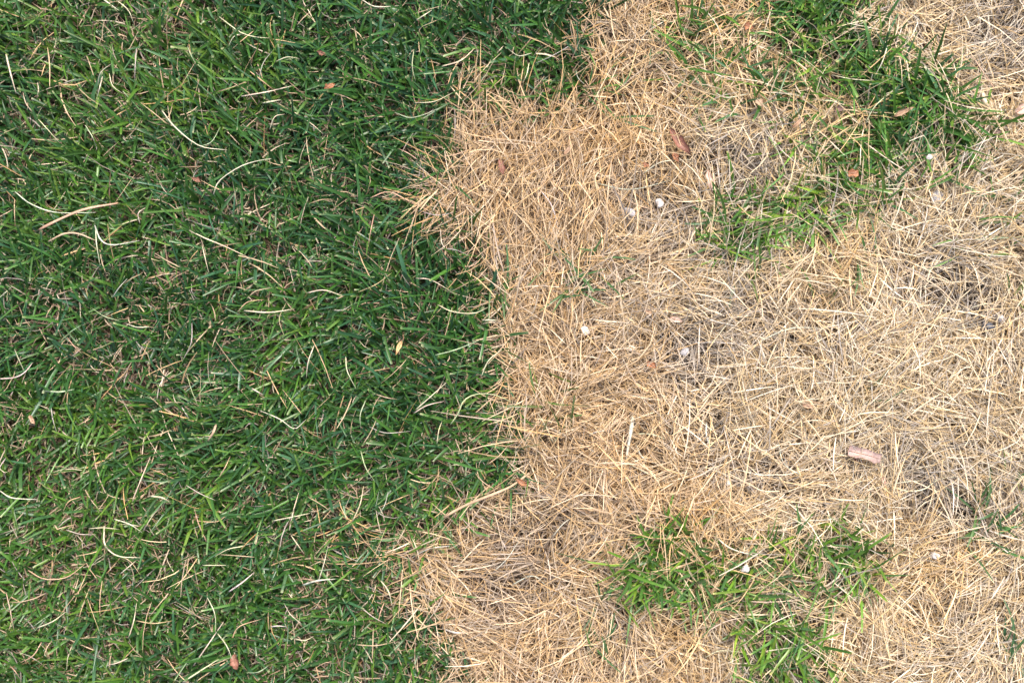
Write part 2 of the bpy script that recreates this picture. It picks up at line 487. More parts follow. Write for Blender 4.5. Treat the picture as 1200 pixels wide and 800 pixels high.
# the same turf going on around the photographed piece, thinner with distance
r = np.random.default_rng(40)
n = 48000
rad = 650 * (1 + r.random(n) ** 1.6 * 4.2); ang = r.uniform(0, 2 * math.pi, n)
px = 600 + rad * np.cos(ang) * 1.35; py = 400 + rad * np.sin(ang)
k = (px < X0) | (px > X1) | (py < Y0) | (py > Y1)
px, py = px[k], py[k]; n = len(px)
gm = r.random(n) < np.where(px < 620 + (fbm(px, py, 400, 5) - .5) * 300, .95, .12)
root = np.stack([(px - 600) * .001, (400 - py) * .001, ground_z(px, py) + .003], -1)
col = np.where(gm[:, None], green_cols(r, n, px, py), straw_cols(r, n, px, py))
v, q, c = build_blades(root, r.uniform(0, 6.3, n), np.radians(np.where(gm, 55, 18) + r.normal(0, 12, n)), r.uniform(.04, .085, n), np.where(gm, .0062, .0042),
                       col, segs=2, bend=-np.radians(np.abs(r.normal(30, 15, n))), flat=True, twist=r.normal(0, .4, n), zmin=-.01)
link('outer_turf', mesh_np('outer_turf', v, q, c, M_green), 'more green and dead turf further out around the lawn', 'grass', kind='stuff')

# ------------------------------------------------------------------ single straws
def spline(pts, n):
    p = [Vector(a) for a in pts]
    if len(p) == 2: p = [p[0], (p[0] + p[1]) / 2, p[1]]
    p = [p[0] * 2 - p[1]] + p + [p[-1] * 2 - p[-2]]
    out = []
    m = len(p) - 3
    for i in range(n):
        u = i / (n - 1) * m; s = min(int(u), m - 1); t = u - s
        a, b, c_, d = p[s:s + 4]
        out.append(.5 * ((2 * b) + (c_ - a) * t + (2 * a - 5 * b + 4 * c_ - d) * t * t + (3 * b - a - 3 * c_ + d) * t ** 3))
    return out

def strip_mesh(name, pts3, width, col, material, tip=.35, sides=5, flatten=.55, endcol=None):
    """a slightly flattened tapering stem through pts3 (world), with end caps"""
    o0 = pts3[0].copy()
    n = len(pts3)
    V, Cc = [], []
    for i, p in enumerate(pts3):
        a = pts3[max(i - 1, 0)]; b = pts3[min(i + 1, n - 1)]
        t = (b - a).normalized()
        s = t.cross(Vector((0, 0, 1)))
        s = s.normalized() if s.length > 1e-4 else Vector((1, 0, 0))
        u = s.cross(t)
        f = i / (n - 1)
        w_ = width / 2 * (1 - (1 - tip) * max(0, (f - .3) / .7) ** 1.5) * (.85 + .15 * min(1, f * 6)) * (1 + .10 * math.sin(i * 2.1 + p.x * 400))
        for k in range(sides):
            th = 2 * math.pi * k / sides + .4
            V.append(p - o0 + s * math.cos(th) * w_ + u * math.sin(th) * w_ * flatten)
            cc = Vector(col) * (1 + .14 * math.sin(i * 1.3 + width * 9000))
            if endcol is not None: cc = cc.lerp(Vector(endcol), max(0, f - .6) / .4)
            Cc.append(cc)
    F = []
    for i in range(n - 1):
        for k in range(sides):
            k2 = (k + 1) % sides
            F.append((i * sides + k, i * sides + k2, (i + 1) * sides + k2, (i + 1) * sides + k))
    F.append(tuple(range(sides))[::-1]); F.append(tuple(range((n - 1) * sides, n * sides)))
    me = bpy.data.meshes.new(name); me.from_pydata([tuple(x) for x in V], [], F)
    me.attributes.new('tint', 'FLOAT_COLOR', 'POINT').data.foreach_set('color', [y for x in Cc for y in (*x, 1.0)])
    me.polygons.foreach_set('use_smooth', [True] * len(me.polygons))
    me.materials.append(material); me.update()
    return me, o0

COLS = {'cream': (.74, .66, .48), 'tan': (.60, .43, .28), 'pale green': (.46, .52, .32), 'white': (.70, .66, .55), 'golden': (.66, .47, .22), 'grey': (.50, .46, .40)}
def canopy(px, py):
    g = float(green_mask(np.array([px]), np.array([py]))[0])
    return float(ground_z(np.array([px]), np.array([py]))[0]) + .030 + .016 * g
MARKS = [(95, 250, 'the long tan twig'), (467, 407, 'the tan seed husk'), (378, 62, 'the reddish scrap'), (387, 102, 'the lawn orange scrap'),
         (276, 774, 'the standing leaf scrap'), (38, 491, 'the tan leaf scrap'), (248, 507, 'the curved husk strip'), (230, 211, 'the dark red scrap'),
         (145, 640, 'the L-shaped straw'), (15, 88, 'the thick sloping straw'), (300, 195, 'the hooked straw'), (555, 470, 'the looping straw'),
         (575, 580, 'the pinkish tan twig'), (588, 196, 'the half buried red leaf'), (540, 745, 'the thick white straw end'), (797, 166, 'the reddish folded leaf'),
         (773, 238, 'the white oval pebble'), (686, 388, 'the cream rounded pebble'), (738, 512, 'the broad bleached blade'), (1012, 533, 'the mauve grey leaf'),
         (1095, 651, 'the white oblong pebble'), (874, 666, 'the whitish pebble'), (760, 660, 'the dense clump'), (1158, 382, 'the dark slate stone'),
         (1060, 131, 'the curled tan leaf'), (1000, 203, 'the bright orange scrap'), (1197, 128, 'the pale pink leaf'), (680, 320, 'the lone thin tuft'),
         (764, 427, 'the rust red scrap'), (947, 475, 'the flat brown leaf strip'), (1160, 612, 'the faint narrow tuft'), (878, 31, 'the orange brown scrap'),
         (702, 765, 'the slim blades'), (850, 270, 'the tapering patch end'), (1095, 585, 'the dark hollow'), (605, 640, 'the weathered brown hollow'), (920, 755, 'the branching patch'), (1186, 765, 'the pale sprig')]
def straw_label(pts, colour, g):
    mx_, my_ = pts[len(pts) // 2]
    dd, mk = min((math.dist((mx_, my_), (a, b)), t) for a, b, t in MARKS)
    near = f"beside {mk}" if dd < 75 else (f"not far from {mk}" if dd < 150 else "in the open")
    L = sum(math.dist(pts[i], pts[i + 1]) for i in range(len(pts) - 1)); chord = math.dist(pts[0], pts[-1])
    size = 'long' if L > 55 else ('short' if L < 28 else 'medium')
    bent = 'curved' if chord / L < .955 else 'straight'
    return f"{size} {bent} {colour} straw on " + ("green grass " if g else "dead grass ") + near
def add_straw(pts, width=1.6, colour='cream', label=None, name='dry_straw', cat='straw', lift=0.0, flatten=.55, tip=.35, endcol=None):
    rr = random.Random(hash((round(pts[0][0]), round(pts[0][1]))))
    g = poly_sd(np.array([float(pts[len(pts) // 2][0])]), np.array([float(pts[len(pts) // 2][1])]), EDGE)[0] > -5
    sp = spline([(a, b, 0) for a, b in pts], 12)
    za = [canopy(p.x, p.y) for p in sp]; zm = max(za) * .5 + sum(za) / len(za) * .5 + lift
    p3 = []
    for i, p in enumerate(sp):
        f = i / 11
        z = zm + .006 * math.sin(math.pi * f) - .004 * abs(f - .5) * 2 + rr.uniform(-.0005, .0005)
        p3.append(Vector(at(p.x, p.y, z)))
    c_ = tuple(x * rr.uniform(.9, 1.08) for x in COLS[colour])
    me, o0 = strip_mesh(name, p3, width * .00079, c_, M_straw, tip=tip, flatten=flatten, endcol=endcol)
    lab = label or straw_label(pts, colour, g)
    return link(name, me, lab, cat, 'single straws on the green lawn' if g else 'single straws on the dead grass', loc=o0)

S = [  # polyline in photo pixels, width mm, colour, own label
    ([(7, 64), (12, 85), (19, 110)], 2.6, 'cream', 'thick pale cream straw sloping down between green blades beside a thin dead spot'),
    ([(118, -3), (130, 6), (140, 13)], 2.2, 'cream', None), ([(136, 0), (150, 12), (157, 28)], 1.5, 'cream', None),
    ([(257, 20), (280, 37), (297, 43), (316, 45)], 1.5, 'cream', None),
    ([(190, 130), (206, 150), (234, 171), (266, 176)], 2.0, 'cream', None), ([(234, 172), (248, 166), (258, 149)], 1.3, 'pale green', None),
    ([(250, 228), (257, 212), (280, 196), (300, 189), (318, 186)], 1.7, 'cream', 'long hooked cream straw on dark green grass above the tan stem'),
    ([(283, 113), (312, 108), (341, 101)], 2.0, 'cream', None), ([(293, 84), (306, 94), (320, 105)], 1.8, 'tan', None), ([(303, 96), (308, 75), (319, 60)], 1.3, 'grey', None),
    ([(308, 121), (329, 117)], 2.4, 'cream', None), ([(18, 225), (36, 239), (66, 249), (112, 249)], 1.8, 'white', 'kinked whitish straw passing under the long tan stem'),
    ([(17, 233), (17, 250), (18, 266)], 1.6, 'tan', None), ([(-2, 255), (16, 245)], 1.7, 'tan', None), ([(45, 140), (56, 152), (70, 168)], 1.4, 'cream', None),
    ([(44, 97), (45, 106), (43, 116)], 1.8, 'cream', None), ([(74, 98), (90, 92)], 1.3, 'grey', None), ([(120, 90), (117, 102), (114, 114)], 2.0, 'white', None),
    ([(100, 147), (108, 160), (112, 170)], 1.2, 'cream', None), ([(316, 152), (322, 137), (334, 134)], 1.4, 'cream', None), ([(164, 262), (162, 250), (171, 243)], 1.5, 'cream', None),
    ([(390, 118), (384, 136)], 1.4, 'cream', None), ([(424, 0), (440, 8), (467, 7)], 1.7, 'cream', None), ([(518, 78), (540, 71), (556, 57)], 2.0, 'cream', None),
    ([(463, 132), (480, 138), (498, 134), (516, 126)], 1.4, 'pale green', None), ([(485, 58), (483, 78), (487, 96)], 1.4, 'pale green', None),
    ([(523, 148), (545, 156), (575, 162), (605, 164)], 1.9, 'tan', None), ([(434, 232), (455, 225), (480, 236), (508, 250)], 1.7, 'tan', None),
    ([(620, 74), (617, 88), (612, 98)], 1.5, 'cream', None), ([(582, 63), (590, 54)], 1.6, 'cream', None), ([(488, 24), (506, 12)], 1.8, 'cream', None),
    ([(112, 266), (113, 285), (117, 310)], 1.8, 'cream', None), ([(111, 264), (118, 281), (132, 287), (163, 282)], 2.2, 'white', 'hooked whitish straw beside the arched tan stem'),
    ([(222, 270), (240, 279), (262, 288), (290, 301)], 2.0, 'cream', None), ([(237, 288), (241, 305), (245, 321)], 1.4, 'cream', None),
    ([(-3, 444), (18, 442), (30, 435), (38, 425)], 1.9, 'white', None), ([(53, 458), (70, 459), (87, 456)], 2.6, 'pale green', None),
    ([(184, 468), (187, 452), (197, 434)], 1.6, 'cream', None), ([(247, 382), (232, 398), (216, 417)], 1.9, 'tan', None), ([(289, 350), (300, 341), (319, 337)], 1.4, 'tan', None),
    ([(286, 364), (315, 366), (345, 362)], 2.2, 'cream', None), ([(278, 366), (290, 354), (310, 351)], 1.3, 'tan', None), ([(360, 343), (380, 340), (402, 347)], 1.8, 'cream', None),
    ([(368, 405), (361, 424), (359, 443)], 1.5, 'cream', None), ([(295, 455), (309, 463)], 2.2, 'cream', None), ([(305, 481), (328, 491), (345, 502), (359, 491)], 1.4, 'cream', None),
    ([(213, 477), (222, 491)], 1.6, 'white', None), ([(60, 478), (62, 492), (67, 508)], 1.7, 'grey', None), ([(106, 490), (90, 499)], 1.4, 'tan', None),
    ([(-2, 350), (14, 336)], 1.6, 'pale green', None), ([(405, 418), (407, 435), (417, 455)], 1.6, 'cream', None), ([(510, 416), (533, 410), (561, 399)], 1.8, 'pale green', None),
    ([(528, 497), (537, 484), (543, 470), (557, 462), (578, 462), (600, 471)], 2.0, 'pale green', 'looping whitish green straw arching near the edge of the straw'),
    ([(485, 484), (500, 475), (520, 470)], 1.7, 'cream', None), ([(487, 480), (503, 466), (523, 448)], 1.6, 'cream', None), ([(487, 326), (505, 328), (528, 341)], 1.5, 'cream', None),
    ([(513, 357), (530, 365), (555, 367), (572, 360)], 1.5, 'cream', None), ([(565, 375), (583, 375)], 2.2, 'cream', None), ([(512, 520), (514, 505), (518, 493)], 1.5, 'cream', None),
    ([(597, 403), (596, 414), (603, 420), (608, 410)], 1.6, 'cream', 'small curled cream straw loop at the lawn edge'),
    ([(425, 521), (435, 505), (442, 489)], 1.5, 'tan', None), ([(433, 500), (452, 507), (481, 505)], 1.5, 'grey', None),
    ([(0, 575), (14, 583), (44, 585)], 2.0, 'white', None), ([(155, 587), (165, 562), (177, 533)], 1.7, 'cream', None), ([(176, 581), (190, 583), (199, 588)], 2.6, 'cream', None),
    ([(122, 616), (123, 638), (138, 651), (165, 653)], 2.2, 'cream', 'L-shaped bent cream straw on bright green grass'),
    ([(134, 608), (152, 614), (167, 624)], 1.8, 'cream', None), ([(171, 617), (178, 605), (187, 595)], 1.5, 'cream', None), ([(141, 672), (160, 656)], 1.5, 'cream', None),
    ([(230, 610), (253, 611), (268, 602)], 1.5, 'tan', None), ([(268, 693), (284, 682), (298, 670)], 2.2, 'white', None), ([(320, 610), (345, 605), (363, 601)], 1.9, 'cream', None),
    ([(339, 621), (344, 598), (350, 577)], 2.0, 'cream', None), ([(361, 582), (375, 590), (391, 601)], 1.5, 'tan', None), ([(341, 627), (356, 648)], 1.6, 'cream', None),
    ([(227, 779), (245, 753), (262, 728)], 1.8, 'cream', None), ([(255, 742), (266, 757), (273, 775)], 1.8, 'cream', None), ([(214, 799), (234, 786), (256, 772)], 2.2, 'cream', None),
    ([(271, 750), (280, 734), (306, 725)], 1.6, 'tan', None), ([(151, 746), (157, 726), (160, 706)], 1.8, 'cream', None), ([(160, 727), (180, 730), (202, 727)], 1.6, 'tan', None),
    ([(33, 668), (52, 678), (78, 676), (100, 660)], 1.8, 'tan', None), ([(317, 734), (326, 733), (336, 734)], 2.2, 'white', None), ([(355, 685), (372, 680), (393, 678)], 2.6, 'white', None),
    ([(373, 681), (379, 662), (384, 641)], 1.5, 'cream', None), ([(237, 662), (268, 662)], 1.5, 'cream', None), ([(104, 619), (122, 618), (140, 620)], 1.4, 'cream', None),
    ([(413, 611), (422, 590), (426, 569)], 1.6, 'cream', None), ([(446, 680), (455, 692), (460, 711)], 1.8, 'cream', None), ([(483, 630), (489, 645), (492, 662)], 1.6, 'cream', None),
    ([(418, 755), (440, 756), (461, 752)], 1.8, 'tan', None),
    ([(521, 737), (535, 741), (551, 740)], 2.8, 'white', 'thick white straw end at the edge of dead grass beside dark green blades'),
    ([(538, 769), (555, 772), (574, 779)], 3.0, 'cream', 'flat cream straw lying on dead grass by the lawn corner'),
    ([(588, 633), (594, 645)], 2.0, 'white', None),
    # on the dead grass
    ([(688, 511), (703, 505), (736, 504)], 2.2, 'white', 'white bent straw meeting the broad pale blade from the side'),
    ([(745, 508), (765, 509), (789, 518)], 1.8, 'cream', None), ([(733, 541), (756, 553), (786, 568)], 2.0, 'cream', None),
    ([(828, 495), (828, 511), (835, 529)], 2.6, 'white', None), ([(1043, 569), (1062, 575), (1083, 573), (1101, 561), (1132, 557)], 2.0, 'cream', 'long wavy cream straw crossing a dark hollow in the dead grass'),
    ([(840, 630), (858, 643), (893, 653)], 2.4, 'white', 'whitish straw reaching over the branching green patch'),
    ([(1135, 174), (1155, 165), (1173, 158)], 1.9, 'white', None), ([(1015, 143), (1026, 124), (1052, 101)], 1.6, 'cream', None), ([(1013, 167), (1045, 190), (1076, 209)], 1.8, 'cream', None),
    ([(1005, 213), (1045, 217), (1068, 210), (1082, 193)], 1.4, 'pale green', None), ([(1020, 220), (1070, 221), (1112, 206)], 1.4, 'cream', None),
    ([(780, 126), (795, 112), (804, 103)], 1.6, 'golden', None), ([(588, 599), (620, 588), (650, 584), (672, 586)], 2.0, 'cream', None),
    ([(975, 88), (1000, 93), (1030, 95)], 1.4, 'cream', None), ([(1130, 281), (1160, 280), (1203, 277)], 1.8, 'pale green', None),
    ([(556, 272), (580, 290), (612, 308)], 1.7, 'golden', None), ([(870, 704), (900, 705), (940, 703)], 1.4, 'cream', None), ([(820, 745), (850, 728), (880, 722)], 1.4, 'cream', None),
    ([(1105, 640), (1128, 672), (1140, 700)], 1.8, 'cream', None), ([(752, 205), (775, 190), (812, 187)], 1.6, 'white', None), ([(700, 215), (740, 222), (790, 210)], 1.5, 'grey', None),
    ([(1010, 310), (1040, 304), (1072, 306)], 1.5, 'cream', None), ([(1058, 376), (1090, 380), (1130, 392)], 1.6, 'white', None), ([(890, 400), (925, 385), (960, 384)], 1.6, 'white', None),
    ([(826, 770), (845, 762), (880, 765)], 1.5, 'cream', None), ([(905, 432), (930, 425), (948, 418)], 1.6, 'cream', None),
]
for pts, wd, colr, lab in S: add_straw(pts, wd, colr, lab)
# more loose straw lying about
rr = random.Random(5)
for i in range(150):
    dry = i >= 62
    for _ in range(200):
        x, y = rr.uniform(5, 1195), rr.uniform(5, 795)
        gmk = float(green_mask(np.array([x]), np.array([y]))[0]); inl = edge_sd(np.array([x]), np.array([y]))[0] > 0
        if (not dry and inl and rr.random() < .35 + .65 * (y / 800)) or (dry and not inl and gmk < .6): break
    a = rr.uniform(0, 2 * math.pi); L = rr.uniform(20, 48) if not dry else rr.uniform(35, 64); k = rr.gauss(0, .45)
    pts = [(x, y), (x + L * .5 * math.cos(a), y + L * .5 * math.sin(a)), (x + L * .5 * (math.cos(a) + math.cos(a + k)), y + L * .5 * (math.sin(a) + math.sin(a + k)))]
    add_straw(pts, rr.uniform(1.1, 1.7) if not dry else rr.uniform(1.2, 1.8), rr.choice(['cream', 'cream', 'tan', 'golden', 'white'] if dry else ['cream', 'tan', 'tan', 'pale green', 'grey']), lift=rr.uniform(-.006, .003))

# thicker stems
add_straw([(46, 269), (70, 257), (100, 245), (139, 238)], 4.0, 'tan', 'long thick tan dry stem lying across dark green grass', 'fallen_twig', 'twig', .004, .6, .6)
add_straw([(57, 283), (75, 274), (92, 274), (112, 282)], 3.0, 'tan', 'short arched brownish dry stem just below the long tan stem', 'fallen_twig', 'twig', .002, .6, .5)
add_straw([(520, 606), (545, 592), (580, 578), (600, 569), (620, 554)], 4.4, 'tan', 'long pinkish tan stem lying across the lawn edge onto straw', 'fallen_twig', 'twig', .004, .6, .55)
add_straw([(742, 487), (739, 506), (733, 541)], 6.5, 'white', 'broad bleached cream grass blade lying on the straw', 'dead_blade', 'dead blade', .004, .25, .3)
add_straw([(253, 497), (250, 506), (243, 517)], 4.0, 'tan', 'short curved tan husk strip among green blades', 'dead_blade', 'dead blade', .001, .3, .5)
add_straw([(1152, 108), (1154, 118), (1160, 128)], 7.0, 'cream', 'crumpled pale cream husk on straw beside the large green patch', 'dead_blade', 'dead blade', .001, .4, .5)

# ------------------------------------------------------------------ green tufts coming up in the straw
def tuft(cx, cy, nb, spread, label, col=(.065, .150, .034), Lr=(.03, .06), seed=0, dirs=None, width=.0027):
    r_ = np.random.default_rng(900 + seed)
    base = at(cx, cy, 0.012)
    e = bpy.data.objects.new('grass_tuft', None); C.objects.link(e)
    e.empty_display_size = .01
    e.location = base
    e['label'] = label; e['category'] = 'grass tuft'; e['group'] = 'green tufts in the straw'
    for i in range(nb):
        off = np.array([[r_.normal(0, spread) * .001, r_.normal(0, spread) * .001, r_.uniform(.002, .012)]])
        ph = r_.uniform(0, 6.28) if dirs is None else math.radians(dirs[i % len(dirs)] + r_.normal(0, 14))
        cc = np.array([col]) * r_.uniform(.75, 1.35) * np.array([[r_.uniform(.8, 1.3), 1, r_.uniform(.8, 1.6)]])
        v, q, c = build_blades(off, np.array([ph]), np.array([math.radians(r_.uniform(28, 62))]), np.array([r_.uniform(*Lr)]), np.array([width * r_.uniform(.75, 1.25)]), cc,
                               segs=6, bend=np.array([-math.radians(r_.uniform(10, 50))]), hcurve=np.array([r_.normal(0, .3)]), fold=.22, tip=np.array([r_.choice([.12, .5])]),
                               twist=np.array([r_.normal(0, .4)]), zmin=.004)
        me = mesh_np('blade', v, q, c, M_green)
        link('blade', me, parent=e)
tuft(678, 318, 20, 14, 'thin green tuft alone in golden straw nearest the lawn edge', seed=1, dirs=[160, 20, 60, 120, 200, 330])
tuft(668, 340, 5, 8, 'few short green blades just below the lone thin tuft', seed=2)
tuft(1158, 618, 20, 16, 'faint narrow green tuft in straw beside a white pebble', seed=3, Lr=(.025, .055))
tuft(1150, 596, 6, 6, 'slim upright green sprig above the faint narrow tuft', seed=4, dirs=[100, 120, 80])
tuft(1186, 762, 12, 10, 'pale green sprig in greyish straw near loose soil', seed=5, dirs=[90, 80, 110, 270], Lr=(.03, .06), col=(.06, .14, .045))
tuft(702, 770, 7, 5, 'pair of slim green blades standing in straw near the lawn corner', seed=6, dirs=[95, 85, 100, 60])
tuft(690, 745, 4, 4, 'short green blades in straw above the slim pair', seed=7, dirs=[95, 300])
tuft(700, 706, 5, 3, 'single bent green sprig below the small dense clump', seed=8, dirs=[75, 60, 250], Lr=(.035, .06))
tuft(1150, 288, 9, 18, 'scattered yellowish green blades lying in pale straw', seed=9, dirs=[10, 190, 20], col=(.10, .19, .03))
tuft(1170, 222, 8, 12, 'few green blades between pebble strewn straw and the large patch', seed=10, dirs=[40, 130, 200])
tuft(1008, 305, 7, 7, 'dark green sprig beside a dark soil crumb in straw', seed=11, dirs=[290, 260, 100])
tuft(1186, 348, 5, 8, 'small yellow green sprig beside weathered grey straw', seed=12, col=(.10, .17, .035))
tuft(845, 265, 14, 12, 'leafy green tuft at the tapering end of the large patch', seed=13)
tuft(728, 90, 8, 12, 'pale green blades in straw between lawn and thin green streak', seed=14, col=(.08, .17, .04))
tuft(766, 20, 5, 10, 'sparse green blades in straw near the lawn top corner', seed=15, col=(.08, .16, .04))
tuft(718, 138, 4, 6, 'bluish green blade lying in golden straw', seed=16, dirs=[150, 330])
tuft(585, 335, 5, 5, 'green blade fallen from the lawn edge onto straw', seed=17, dirs=[270, 80])
tuft(640, 470, 7, 12, 'yellowish green blades mixed with straw along the lawn edge', seed=18, col=(.10, .16, .03))
tuft(660, 500, 5, 10, 'few faded green blades in golden straw below the edge', seed=19, col=(.10, .15, .04))
tuft(872, 330, 3, 8, 'couple of faded green blades in straw below the tapering tuft', seed=20, col=(.09, .15, .04))
tuft(960, 352, 3, 6, 'tiny yellow green blade in the open straw', seed=21, col=(.11, .17, .03))
tuft(1010, 470, 4, 10, 'thin olive green stem in the open straw above the mauve leaf', seed=22, dirs=[40], col=(.11, .15, .05))
tuft(1190, 560, 5, 8, 'small green blades beside dark bare hollow in straw', seed=23)

# ------------------------------------------------------------------ fallen leaves
LM = {
    'russet': leaf_material('russet_leaf', (.12, .045, .028), (.30, .13, .085)),
    'rust': leaf_material('rust_leaf', (.17, .060, .024), (.34, .14, .06)),
    'tan': leaf_material('tan_leaf', (.26, .155, .09), (.44, .30, .19)),
    'mauve': leaf_material('mauve_leaf', (.24, .165, .15), (.42, .29, .25)),
    'dark': leaf_material('dark_leaf', (.07, .045, .04), (.20, .13, .11)),
    'pink': leaf_material('pink_leaf', (.40, .25, .18), (.58, .42, .33)),
    'buff': leaf_material('buff_husk', (.42, .24, .10), (.66, .46, .22)),
    'stalk': leaf_material('leaf_stalk', (.22, .11, .06), (.36, .20, .12)),
}
def leaf(x0, y0, x1, y1, half, m, label, curl=.5, bend=.15, roll=0., pointed=1.0, torn=.0, stalk=0.0, lift=.004, cat='leaf', name='fallen_leaf', seed=0):
    """a leaf from base pixel (x0,y0) to tip pixel (x1,y1); half width in mm; thin two-sided shell with a midrib"""
    rl = random.Random(seed + int(x0))
    z = canopy((x0 + x1) / 2, (y0 + y1) / 2) + lift + .004 + (-.006 if edge_sd((x0 + x1) / 2, (y0 + y1) / 2) > 15 else .003)
    A = Vector(at(x0, y0, z)); B = Vector(at(x1, y1, z))
    L = (B - A).length
    e = bpy.data.objects.new(name, None); C.objects.link(e); e.empty_display_size = .01
    e.location = A
    ax = (B - A).normalized(); yaw = math.atan2(ax.y, ax.x)
    e.rotation_euler = Euler((roll, rl.uniform(-.12, .12), yaw), 'XYZ')
    e['label'] = label; e['category'] = cat
    nu, nv = 14, 8
    def P(u, v_, th):
        wprof = (math.sin(math.pi * min(1, max(0, u)) ** .8) ** (.75 if pointed < 1 else 1.0)) if pointed else (1 if .04 < u < .96 else .85)
        wv = half * .001 * max(wprof, .04)
        wv *= 1 + torn * (rl2.uniform(-.5, .5) if abs(v_) > .9 else 0)
        wv *= 1 + .55 * mnoise.noise(Vector((u * 3.2 + seed * 3.7, 4.0 if v_ > 0 else -4.0, seed))) * min(1, abs(v_) * 2)
        a = v_ * curl * 1.6
        rad_ = wv / (curl * 1.6) if abs(curl) > .02 else 0
        yy = math.sin(a) * rad_ if rad_ else v_ * wv
        zz = (1 - math.cos(a)) * rad_ if rad_ else 0
        zz += bend * L * (4 * u * (1 - u)) * .5 + .0014 * mnoise.noise(Vector((u * 5 + seed, v_ * 3, 1)))
        return Vector((u * L, yy, zz + th))
    V, F = [], []
    for side, th in ((0, .0003), (1, -.0003)):
        rl2 = random.Random(seed)
        for i in range(nu + 1):
            for j in range(nv + 1):
                V.append(P(i / nu, j / nv * 2 - 1, th))
    st = (nu + 1) * (nv + 1)
    for i in range(nu):
        for j in range(nv):
            a = i * (nv + 1) + j
            F.append((a, a + nv + 1, a + nv + 2, a + 1)); F.append((st + a, st + a + 1, st + a + nv + 2, st + a + nv + 1))
    for i in range(nu):
        for j in (0, nv):
            a = i * (nv + 1) + j; b = a + nv + 1
            F.append((a, st + a, st + b, b) if j else (a, b, st + b, st + a))
    for j in range(nv):
        for i in (0, nu):
            a = i * (nv + 1) + j; b = a + 1
            F.append((a, b, st + b, st + a) if i else (a, st + a, st + b, b))
    me = bpy.data.meshes.new('leaf_blade'); me.from_pydata([tuple(x) for x in V], [], F)
    me.polygons.foreach_set('use_smooth', [True] * len(F)); me.materials.append(LM[m]); me.update()
    link('leaf_blade', me, parent=e)
    if half > 2.2:
        rl2 = random.Random(seed)
        pts = [P(.03 + .92 * i / 9, 0, .0006) for i in range(10)]
        mb, o0 = strip_mesh('midrib', pts, .0009, (.4, .25, .15), LM['stalk'], sides=4, flatten=.8)
        link('midrib', mb, parent=e, loc=o0)
    if stalk:
        rl2 = random.Random(seed)
        p0 = P(0, 0, 0)
        pts = [p0 + Vector((-stalk * .001 * i / 5, .0012 * math.sin(i), .0006 * i)) for i in range(6)]
        mb, o0 = strip_mesh('leaf_stalk', pts, .0013, (.3, .18, .1), LM['stalk'], sides=5, flatten=.9, tip=.7)
        link('leaf_stalk', mb, parent=e, loc=o0)
    return e
leaf(785, 150, 811, 182, 7.5, 'russet', 'reddish brown folded pointed leaf lying on straw', curl=.75, roll=.25, seed=1)
leaf(789, 179, 795, 190, 4.0, 'rust', 'small rusty leaf scrap just below the reddish folded leaf', curl=.5, torn=.8, seed=2)
leaf(753, 191, 762, 196, 2.6, 'rust', 'tiny orange brown leaf scrap in straw beside the reddish leaf', curl=.4, torn=.8, seed=3)
leaf(829, 199, 834, 226, 4.2, 'pink', 'narrow pinkish tan curled leaf in greyish straw', curl=.7, torn=.4, seed=4)
leaf(872, 29, 883, 34, 4.6, 'rust', 'small orange brown leaf scrap in straw beside the large green patch', curl=.35, torn=.6, seed=5)
leaf(886, 115, 894, 125, 4.6, 'tan', 'small rounded light brown leaf in straw below the orange scrap', curl=.35, pointed=.5, seed=6)
leaf(977, 131, 991, 124, 5.0, 'dark', 'dark brown curled leaf on the large green patch', curl=.9, seed=7)
leaf(1047, 137, 1071, 126, 4.6, 'tan', 'light brown curled leaf with a pointed end on the large green patch', curl=.9, seed=8, lift=.008)
leaf(994, 203, 1006, 203, 4.0, 'rust', 'bright orange rectangular leaf scrap at the green patch rim', curl=.25, pointed=0, seed=9, lift=.008)
leaf(928, 150, 943, 137, 4.0, 'tan', 'tan rolled leaf in straw at the green patch rim', curl=.95, seed=10)
leaf(1163, 158, 1173, 153, 3.6, 'dark', 'small dark mauve leaf beside a straight white straw', curl=.6, seed=11)
leaf(1190, 133, 1206, 122, 6.5, 'pink', 'pale pink cupped leaf lying on pale straw', curl=.6, pointed=.5, seed=12)
leaf(371, 60, 386, 65, 3.6, 'russet', 'small reddish brown leaf scrap sunk in green grass', curl=.5, torn=.7, seed=13, lift=-.004)
leaf(380, 105, 393, 98, 4.2, 'rust', 'orange brown leaf scrap in green grass below the reddish scrap', curl=.5, torn=.7, seed=14, lift=-.005)
leaf(471, 399, 464, 416, 3.8, 'buff', 'yellowish tan pointed seed husk with brown tail on green grass', curl=.9, stalk=7, seed=15, lift=.006, cat='seed husk', name='seed_husk')
leaf(586, 186, 590, 206, 4.6, 'russet', 'dull red brown leaf half buried in straw at the lawn edge', curl=.6, torn=.4, seed=16, lift=.001)
leaf(758, 424, 769, 430, 4.6, 'rust', 'rounded rust red leaf scrap in a dark hollow of straw', curl=.5, pointed=.5, seed=17)
leaf(784, 372, 800, 377, 3.4, 'pink', 'small pinkish tan leaf scrap in greyish straw beside the cream pebble', curl=.4, torn=.5, seed=18)
leaf(754, 362, 764, 368, 3.8, 'tan', 'small buff leaf scrap in straw between cream pebble and pink scrap', curl=.4, torn=.5, seed=19)
leaf(994, 528, 1032, 538, 6.5, 'mauve', 'mauve grey long leaf lying flat on open straw', curl=.45, roll=-.2, pointed=0, torn=.25, seed=20, lift=.010)
leaf(999, 537, 1010, 541, 3.0, 'rust', 'orange leaf scrap tucked under the mauve grey leaf', curl=.5, torn=.5, seed=21, lift=.0)
leaf(274, 766, 278, 784, 5.5, 'russet', 'reddish brown leaf scrap standing in bright green grass among straws', curl=.6, pointed=.5, torn=.8, seed=22, lift=-.001)
